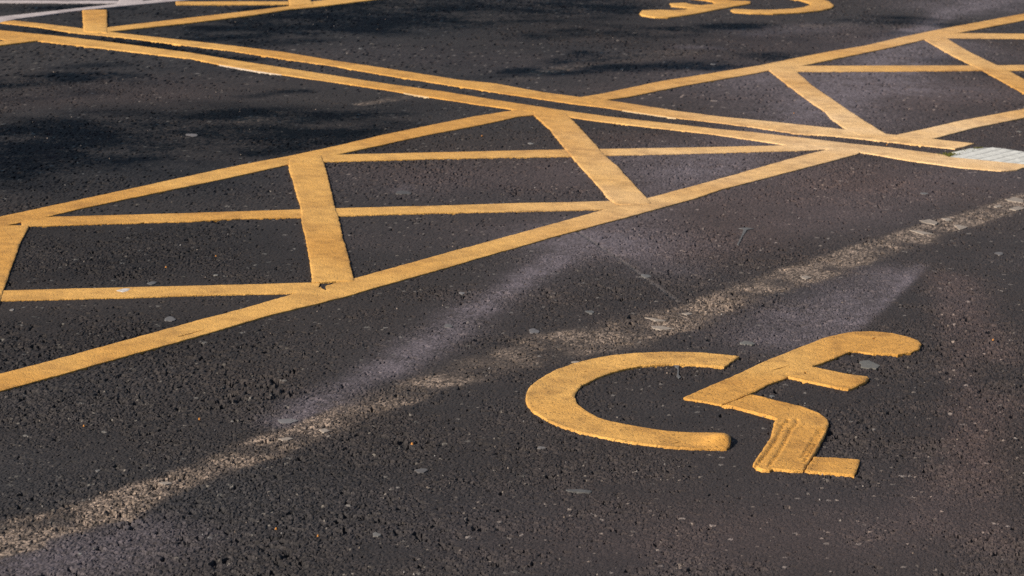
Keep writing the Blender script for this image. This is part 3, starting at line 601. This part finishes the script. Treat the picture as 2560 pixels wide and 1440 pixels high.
def slab(name, poly, t, mat, parent=None, step=0.014, jag=0.0022, grid=0.02, kind='yellow', seed=1, holes=(), lumps=(), grooves=(), relief=0.0007, bead=0.0, colour=None, foot=SKIRT):
    """a laid piece of thick paint: frayed outline, rounded shoulders, uneven top, side walls"""
    ring, nor = resample(poly, step, jag, seed)
    inner1 = ring - nor * 0.0018
    inner2 = ring - nor * 0.0048
    x0, y0 = ring.min(0); x1, y1 = ring.max(0)
    gx, gy = np.meshgrid(np.arange(x0, x1, grid), np.arange(y0, y1, grid * 1.15))
    gx = gx.ravel() + (hash2(np.arange(gx.size), np.arange(gx.size) * 3, seed) - 0.5) * grid * 0.5
    gy = gy.ravel() + (hash2(np.arange(gy.size), np.arange(gy.size) * 5, seed + 1) - 0.5) * grid * 0.5
    cand = np.concatenate([inner1, inner2, np.stack([gx, gy], 1)])
    lim = np.concatenate([np.full(len(ring), 0.0012), np.full(len(ring), 0.0034), np.full(len(gx), 0.0070)])
    ok = inside(cand[:, 0], cand[:, 1], ring)
    cand = cand[ok]; lim = lim[ok]
    d = poly_dist(cand[:, 0], cand[:, 1], ring)
    cand = cand[d > lim]
    pts = np.concatenate([ring, cand]); nr = len(ring)
    edges = [(i, (i + 1) % nr) for i in range(nr)]
    extra = []
    for h in holes:
        hr, _ = resample(h, 0.006, 0.0008, seed + 3)
        s = len(pts); pts = np.concatenate([pts, hr]); k = len(hr)
        edges += [(s + i, s + (i + 1) % k) for i in range(k)]
        extra.append(hr)
    res = delaunay_2d_cdt([Vector(p) for p in pts], edges, [list(range(nr))], 1, 1e-6)
    vv = np.array([tuple(v) for v in res[0]]); ff = [tuple(f) for f in res[2]]
    if extra:
        fa = np.array([[vv[f[0]], vv[f[1]], vv[f[2]]] for f in ff]).mean(1)
        kill = np.zeros(len(ff), bool)
        for h in extra:
            kill |= inside(fa[:, 0], fa[:, 1], h)
        ff = [f for f, kk in zip(ff, kill) if not kk]
    x = vv[:, 0]; y = vv[:, 1]
    d = poly_dist(x, y, ring)
    z = t * (0.74 + 0.26 * np.sqrt(np.clip(d / 0.0042, 0, 1)))
    z += relief * (2 * (fbm(x, y, 0.05, 3, seed + 40) - 0.5) + 1.2 * (fbm(x, y, 0.018, 2, seed + 60) - 0.5)) * sstep(0, 0.006, d)
    z += bead * np.exp(-((d - 0.0045) / 0.0035) ** 2)
    for lx, ly, r, h in lumps:
        z += h * np.exp(-((x - lx) ** 2 + (y - ly) ** 2) / (r * r)) * (0.45 + 0.55 * np.sqrt(np.clip(d / 0.016, 0, 1)))
    for g in grooves:
        dg = np.full(len(x), 9.0)
        for a, b in zip(g[:-1], g[1:]):
            dg = np.minimum(dg, seg_dist(x, y, a, b)[0])
        z += 0.0012 * np.exp(-((dg - 0.006) / 0.004) ** 2) - 0.0042 * np.exp(-(dg / 0.0032) ** 2)
    cnt = {}
    for f in ff:
        for a, b in zip(f, f[1:] + f[:1]):
            cnt[(a, b)] = cnt.get((a, b), 0) + 1
    bnd = [(a, b) for (a, b) in cnt if (b, a) not in cnt]
    verts = [(x[i], y[i], z[i]) for i in range(len(x))]
    faces = list(ff); smooth = [True] * len(ff)
    mp = {}
    for a, b in bnd:
        for i in (a, b):
            if i not in mp:
                mp[i] = len(verts); verts.append((x[i], y[i], z[i])); verts.append((x[i], y[i], foot))
        faces.append((mp[b], mp[a], mp[a] + 1, mp[b] + 1)); smooth.append(False)
    va = np.array(verts)
    cols = paint_colour(va[:, 0], va[:, 1], kind) if colour is None else np.repeat(np.array(colour)[None, :], len(va), 0) * (0.85 + 0.3 * fbm(va[:, 0], va[:, 1], 0.02, 3, seed))[:, None]
    return link_mesh(name, verts, faces, mat, parent, cols, smooth)

def thing(name, label, cat, loc, group=None):
    e = bpy.data.objects.new(name, None)
    e.empty_display_size = 0.2
    COL.objects.link(e)
    e['label'] = label; e['category'] = cat
    if group:
        e['group'] = group
    return e

def tag(o, label, cat, group=None):
    o['label'] = label; o['category'] = cat
    if group:
        o['group'] = group
    return o

H = DATA['HOLES']
# the two long lines that run across the car park
slab('painted_line', P['DU'], 0.0034, M_YELLOW, seed=101, jag=0.0022)
o = bpy.data.objects['painted_line']
tag(o, 'farther of the two parallel yellow lines crossing the asphalt', 'road line', 'pair of parallel yellow lines')
o2 = slab('painted_line', P['DL'], 0.0037, M_YELLOW, seed=102, jag=0.0024)
tag(o2, 'nearer of the two parallel yellow lines, ending on the ribbed slab', 'road line', 'pair of parallel yellow lines')
for k, par in (('white1', o2), ('white2', o2), ('white3', o)):  # old white paint showing; the farther line's strip paints a sunlit edge
    slab('old_white_edge', P[k], 0.0022, M_WHITE, par, seed=110, jag=0.0018, colour=(0.64, 0.52, 0.40) if k == 'white1' else (0.66, 0.47, 0.26))

# near hatched zone
z1 = thing('hatched_zone', 'nearest yellow cross-hatched access zone left of the wheelchair symbol', 'road marking', None, 'yellow cross-hatched zones')
slab('border_line', P['A'], 0.0033, M_YELLOW, z1, seed=201, holes=H['A'])
slab('border_line', P['B'], 0.0031, M_YELLOW, z1, seed=202)
for i, k in enumerate(('T1', 'T2', 'T3')):
    slab('hatch_bar', P[k], 0.0026 + 0.0001 * i, M_YELLOW, z1, seed=210 + i)
for i, k in enumerate(('K0', 'K1', 'K2')):
    slab('hatch_bar', P[k], 0.0046 + 0.0002 * i, M_YELLOW, z1, seed=220 + i, holes=H.get(k, ()), relief=0.0011)
# hatched zone across the lines on the right
z2 = thing('hatched_zone', 'yellow cross-hatched zone beyond the double lines, right side', 'road marking', None, 'yellow cross-hatched zones')
slab('border_line', P['C'], 0.0040, M_YELLOW, z2, seed=231)
slab('border_line', P['D'], 0.0042, M_YELLOW, z2, seed=232)
for i, k in enumerate(('U1', 'U2')):
    slab('hatch_bar', P[k], 0.0030 + 0.0001 * i, M_YELLOW, z2, seed=233 + i)
for i, k in enumerate(('K3', 'K4')):
    slab('hatch_bar', P[k], 0.0042 + 0.0002 * i, M_YELLOW, z2, seed=236 + i)
# far hatched zone, top left
z3 = thing('hatched_zone', 'far yellow hatched zone beside the white lines, top left', 'road marking', None, 'yellow cross-hatched zones')
slab('border_line', P['E'], 0.0050, M_YELLOW, z3, seed=241, step=0.02, grid=0.03)
slab('hatch_bar', P['K5'], 0.0068, M_YELLOW, z3, seed=242, step=0.02, grid=0.03)
slab('hatch_bar', P['K6'], 0.0070, M_YELLOW, z3, seed=243, step=0.02, grid=0.03)
slab('hatch_bar', P['F'], 0.0042, M_YELLOW, z3, seed=244, step=0.02, grid=0.03)
# stub of a zone leaving the picture at the left
z4 = thing('hatched_zone', 'short stub of yellow hatching meeting the double lines at the left edge', 'road marking', None, 'yellow cross-hatched zones')
slab('border_line', P['G'], 0.0051, M_YELLOW, z4, seed=251, step=0.02, grid=0.03)
slab('hatch_bar', P['V'], 0.0043, M_YELLOW, z4, seed=252, step=0.02, grid=0.03)
# white marking in the far corner
z5 = thing('white_marking', 'dull white hatched marking in the far top left corner', 'road marking', None)
slab('border_line', P['W2'], 0.0040, M_WHITE, z5, seed=261, step=0.02, grid=0.03, kind='white')
slab('hatch_bar', P['W1'], 0.0036, M_WHITE, z5, seed=262, step=0.02, grid=0.03, kind='white')
slab('hatch_bar', P['W3'], 0.0045, M_WHITE, z5, seed=263, step=0.02, grid=0.03, kind='white')

# wheelchair symbols
M_SYMBOL = paint_material("yellow_hand_laid_thermoplastic", 0.55, 0.75)
s1 = thing('wheelchair_symbol', 'large yellow wheelchair symbol in the nearest bay', 'road marking', None, 'yellow wheelchair symbols')
fine = dict(step=0.008, grid=0.008, jag=0.0018, relief=0.0010, bead=0.0007)
slab('wheel_ring', P['wheel'], 0.0042, M_SYMBOL, s1, seed=301, holes=H['wheel'], lumps=DATA['LUMPS'], **fine)
slab('torso_and_head', P['torso'], 0.0037, M_SYMBOL, s1, seed=302, holes=H['torso'], lumps=DATA['LUMPS'], **fine)
slab('arm', P['arm'], 0.0041, M_SYMBOL, s1, seed=303, holes=H['arm'], lumps=DATA['LUMPS'], **fine)
fine2 = dict(fine); fine2.update(grid=0.0045, step=0.006, bead=0.0015)
slab('leg', P['leg'], 0.0050, M_SYMBOL, s1, seed=304, grooves=DATA['LEGGROOVE'], **fine2)
slab('foot', P['foot'], 0.0039, M_SYMBOL, s1, seed=305, **fine)
s2 = thing('wheelchair_symbol', 'far yellow wheelchair symbol cut by the top edge, turned the other way', 'road marking', None, 'yellow wheelchair symbols')
far = dict(step=0.025, grid=0.03, jag=0.002)
slab('wheel_ring', P['fwheel'], 0.0070, M_YELLOW, s2, seed=311, **far)
slab('torso_and_head', P['ftorso'], 0.0066, M_YELLOW, s2, seed=312, **far)
slab('arm', P['farm'], 0.0063, M_YELLOW, s2, seed=313, **far)
slab('leg', P['fleg'], 0.0069, M_YELLOW, s2, seed=314, **far)

# ------------------------------------------------------------------ ribbed slab at the right edge, with moss at its tip
def plain_material(name, rough=0.8, spec=0.3, scale=90.0, lo=0.75, hi=1.2, bump=0.3, dist=0.001):
    m, t, b = mat_new(name)
    at = N(t, 'ShaderNodeAttribute', attribute_name='surface_colour')
    ge = N(t, 'ShaderNodeNewGeometry')
    n = N(t, 'ShaderNodeTexNoise', Scale=scale, Detail=5.0, Roughness=0.6)
    t.links.new(ge.outputs['Position'], n.inputs['Vector'])
    mr = N(t, 'ShaderNodeMapRange')
    mr.inputs['From Min'].default_value = 0.3; mr.inputs['From Max'].default_value = 0.7
    mr.inputs['To Min'].default_value = lo; mr.inputs['To Max'].default_value = hi
    t.links.new(n.outputs['Fac'], mr.inputs['Value'])
    sc = N(t, 'ShaderNodeVectorMath', operation='SCALE')
    t.links.new(at.outputs['Color'], sc.inputs[0]); t.links.new(mr.outputs[0], sc.inputs['Scale'])
    t.links.new(sc.outputs[0], b.inputs['Base Color'])
    b.inputs['Roughness'].default_value = rough
    b.inputs['Specular IOR Level'].default_value = spec
    bu = N(t, 'ShaderNodeBump', Strength=bump, Distance=dist)
    t.links.new(n.outputs['Fac'], bu.inputs['Height']); t.links.new(bu.outputs[0], b.inputs['Normal'])
    return m

M_SLAB = plain_material("pale_concrete", 0.8, 0.3, 60)
rs = thing('ribbed_slab', 'pale grey ribbed slab with a rounded end at the right edge', 'slab', None)
slab('base', P['slab'], 0.0022, M_SLAB, rs, seed=401, colour=(0.33, 0.33, 0.32), jag=0.001)
sp = np.array(P['slab'])
RIBDEG = 55
rib_dir = np.array([math.cos(math.radians(RIBDEG)), math.sin(math.radians(RIBDEG))])
rib_n = np.array([-rib_dir[1], rib_dir[0]])
pr = sp @ rib_n; pd = sp @ rib_dir
ring = sp
kk = pr.min() + 0.02
while kk < pr.max() - 0.012:
    # clip the rib's centre line to the slab
    ts = np.linspace(pd.min(), pd.max(), 400)
    q = ts[:, None] * rib_dir + (kk + 0.019) * rib_n
    ins = inside(q[:, 0], q[:, 1], ring)
    if ins.sum() > 12:
        t0, t1 = ts[ins][0] + 0.008, ts[ins][-1] - 0.008
        a = t0 * rib_dir + kk * rib_n; b = t1 * rib_dir + kk * rib_n
        slab('rib', [a, b, b + rib_n * 0.040, a + rib_n * 0.040], 0.0031, M_SLAB, rs, seed=int(420 + kk * 100), colour=(0.60, 0.60, 0.57), jag=0.0016, grid=0.03, step=0.02)
    kk += 0.045

rng = random.Random(7)
M_MOSS = plain_material("moss", 0.95, 0.1, 300, 0.6, 1.4, 0.5)
mv = []; mf = []; mc = []
tip = np.array(P['slab'][0]); tip2 = np.array(P['slab'][3])
for i in range(420):
    u = rng.random() ** 1.3
    c = tip + (tip2 - tip) * u + np.array([rng.gauss(-0.022, 0.016), rng.gauss(0.012, 0.02)]) * (1 - 0.6 * u)
    r = rng.uniform(0.0025, 0.006)
    s = len(mv)
    for k in range(5):
        a = 2 * math.pi * k / 5 + rng.random()
        mv.append((c[0] + r * math.cos(a), c[1] + r * math.sin(a), -0.002))
    mv.append((c[0], c[1], r * rng.uniform(0.6, 1.1)))
    for k in range(5):
        mf.append((s + k, s + (k + 1) % 5, s + 5))
    g = rng.uniform(0.7, 1.2)
    mc += [(0.075 * g, 0.075 * g, 0.018 * g)] * 6
mo = link_mesh('moss', mv, mf, M_MOSS, None, np.array(mc))
mo['kind'] = 'stuff'; mo['label'] = 'green moss around the tip of the ribbed slab'; mo['category'] = 'moss'

# ------------------------------------------------------------------ flat gum spots
M_GUM = plain_material("trodden_gum", 0.6, 0.35, 140, 0.8, 1.2, 0.35)
for i, (gx, gy, rx, ry, br, lab) in enumerate(DATA['GUM']):
    n = 22; ph = rng.random() * 6
    pts = []
    for k in range(n):
        a = 2 * math.pi * k / n
        rr = 1 + 0.14 * math.sin(2 * a + ph) + 0.11 * math.sin(3 * a + 2 * ph) + 0.06 * math.sin(5 * a + 3 * ph) + rng.uniform(-0.09, 0.09)
        pts.append((gx + rx * rr * math.cos(a), gy + ry * rr * math.sin(a)))
    c = 0.16 * br * rng.uniform(0.85, 1.15)
    g = slab('gum_spot', pts, 0.0013, M_GUM, None, seed=500 + i, step=0.012, grid=0.009, jag=0.0004, relief=0.0004, colour=(c * 1.0, c * rng.uniform(0.92, 0.98), c * rng.uniform(0.88, 0.97)), foot=-0.004)
    tag(g, lab, 'gum spot', 'trodden gum spots')

# ------------------------------------------------------------------ remains of the ground-off old line
M_FLAKE = plain_material("old_white_paint", 0.75, 0.3, 200, 0.6, 1.15, 0.5)
wl = thing('worn_line', 'ground-off old white line leaving a tan stripe with paint flakes', 'road line', None)
for i, f in enumerate(DATA['FLAKES']):
    f = np.array(f); f = f.mean(0) + (f - f.mean(0)) * 0.85
    slab('paint_flake', f, 0.0010, M_FLAKE, wl, seed=600 + i, step=0.006, grid=0.012, jag=0.0050, relief=0.0006, colour=(0.30, 0.255, 0.22), foot=-0.004)
sc = slab('paint_scuff', DATA['SCUFF'], 0.0036, M_FLAKE, None, seed=640, step=0.008, grid=0.012, jag=0.002, colour=(0.62, 0.58, 0.55), foot=0.001)
tag(sc, 'white scuff on the lowest thin hatch bar at the left', 'scuff')
M_DROP = plain_material("dried_dropping", 0.8, 0.2, 200, 0.5, 1.2, 0.3)
for key, lab in (('DROP1', 'pale dried dropping shaped like a T above the worn stripe'), ('DROP2', 'pale dried dropping running down from the ring\'s upper arm')):
    d = slab('bird_dropping', DATA[key][0], 0.0012, M_DROP, None, seed=650, step=0.006, grid=0.01, jag=0.0012, colour=(0.13, 0.13, 0.135), foot=-0.003)
    tag(d, lab, 'dropping', 'dried droppings')

# loose yellow crumbs and fine grit
gv = []; gf = []; gc = []
def pebble(cx, cy, r, col):
    s = len(gv)
    for k in range(6):
        a = k * math.pi / 3 + rng.random() * 0.6
        q = r * rng.uniform(0.75, 1.2)
        gv.append((cx + q * math.cos(a), cy + q * math.sin(a), -0.001)); gc.append(col)
    for k in range(3):
        a = k * 2 * math.pi / 3 + rng.random()
        q = r * rng.uniform(0.3, 0.6)
        gv.append((cx + q * math.cos(a), cy + q * math.sin(a), r * rng.uniform(0.7, 1.1))); gc.append(col)
    for k in range(3):
        t0 = s + 6 + k; t1 = s + 6 + (k + 1) % 3
        gf.extend([(s + 2 * k, s + 2 * k + 1, t0), (s + 2 * k + 1, s + (2 * k + 2) % 6, t1), (s + 2 * k + 1, t1, t0)])
    gf.append((s + 6, s + 7, s + 8))
for i in range(900):
    y = 4.8 + 10.5 * rng.random() ** 1.2
    x = rng.uniform(-0.2 * y - 0.1, 0.2 * y + 0.1)
    v = rng.choice((0.05, 0.07, 0.09, 0.13, 0.22))
    w = rng.uniform(0.8, 1.0)
    pebble(x, y, rng.uniform(0.0012, 0.0026), (v * 1.05, v * w, v * w * w))
for x, y in DATA['CRUMBS']:
    pebble(x, y, 0.0032, (0.40, 0.17, 0.04))
gr = link_mesh('grit', gv, gf, plain_material("loose_grit", 0.8, 0.3, 300), None, np.array(gc))
gr['kind'] = 'stuff'; gr['label'] = 'loose grit and yellow paint crumbs scattered over the asphalt'; gr['category'] = 'grit'

# ------------------------------------------------------------------ origins at each thing's own base
def centre_of(o):
    b = np.empty(len(o.data.vertices) * 3, np.float32); o.data.vertices.foreach_get('co', b)
    b = b.reshape(-1, 3)
    c = (b.min(0) + b.max(0)) / 2
    return Vector((float(c[0]), float(c[1]), 0.0))
for e in [o for o in COL.objects if o.type == 'EMPTY']:
    cs = [centre_of(c) for c in e.children]
    e.location = sum(cs, Vector((0, 0, 0))) / len(cs)
for o in [o for o in COL.objects if o.type == 'MESH' and o.get('kind') is None]:
    c = centre_of(o)
    o['_c'] = (c.x, c.y)
    o.data.transform(Matrix.Translation(-c))
for o in [o for o in COL.objects if '_c' in o]:
    c = Vector((o['_c'][0], o['_c'][1], 0))
    if o.parent is None:
        o.location = c
    elif o.parent.type == 'EMPTY':
        o.location = c - o.parent.location
    else:
        o.location = c - Vector((o.parent['_c'][0], o.parent['_c'][1], 0))
for o in [o for o in COL.objects if '_c' in o]:
    del o['_c']
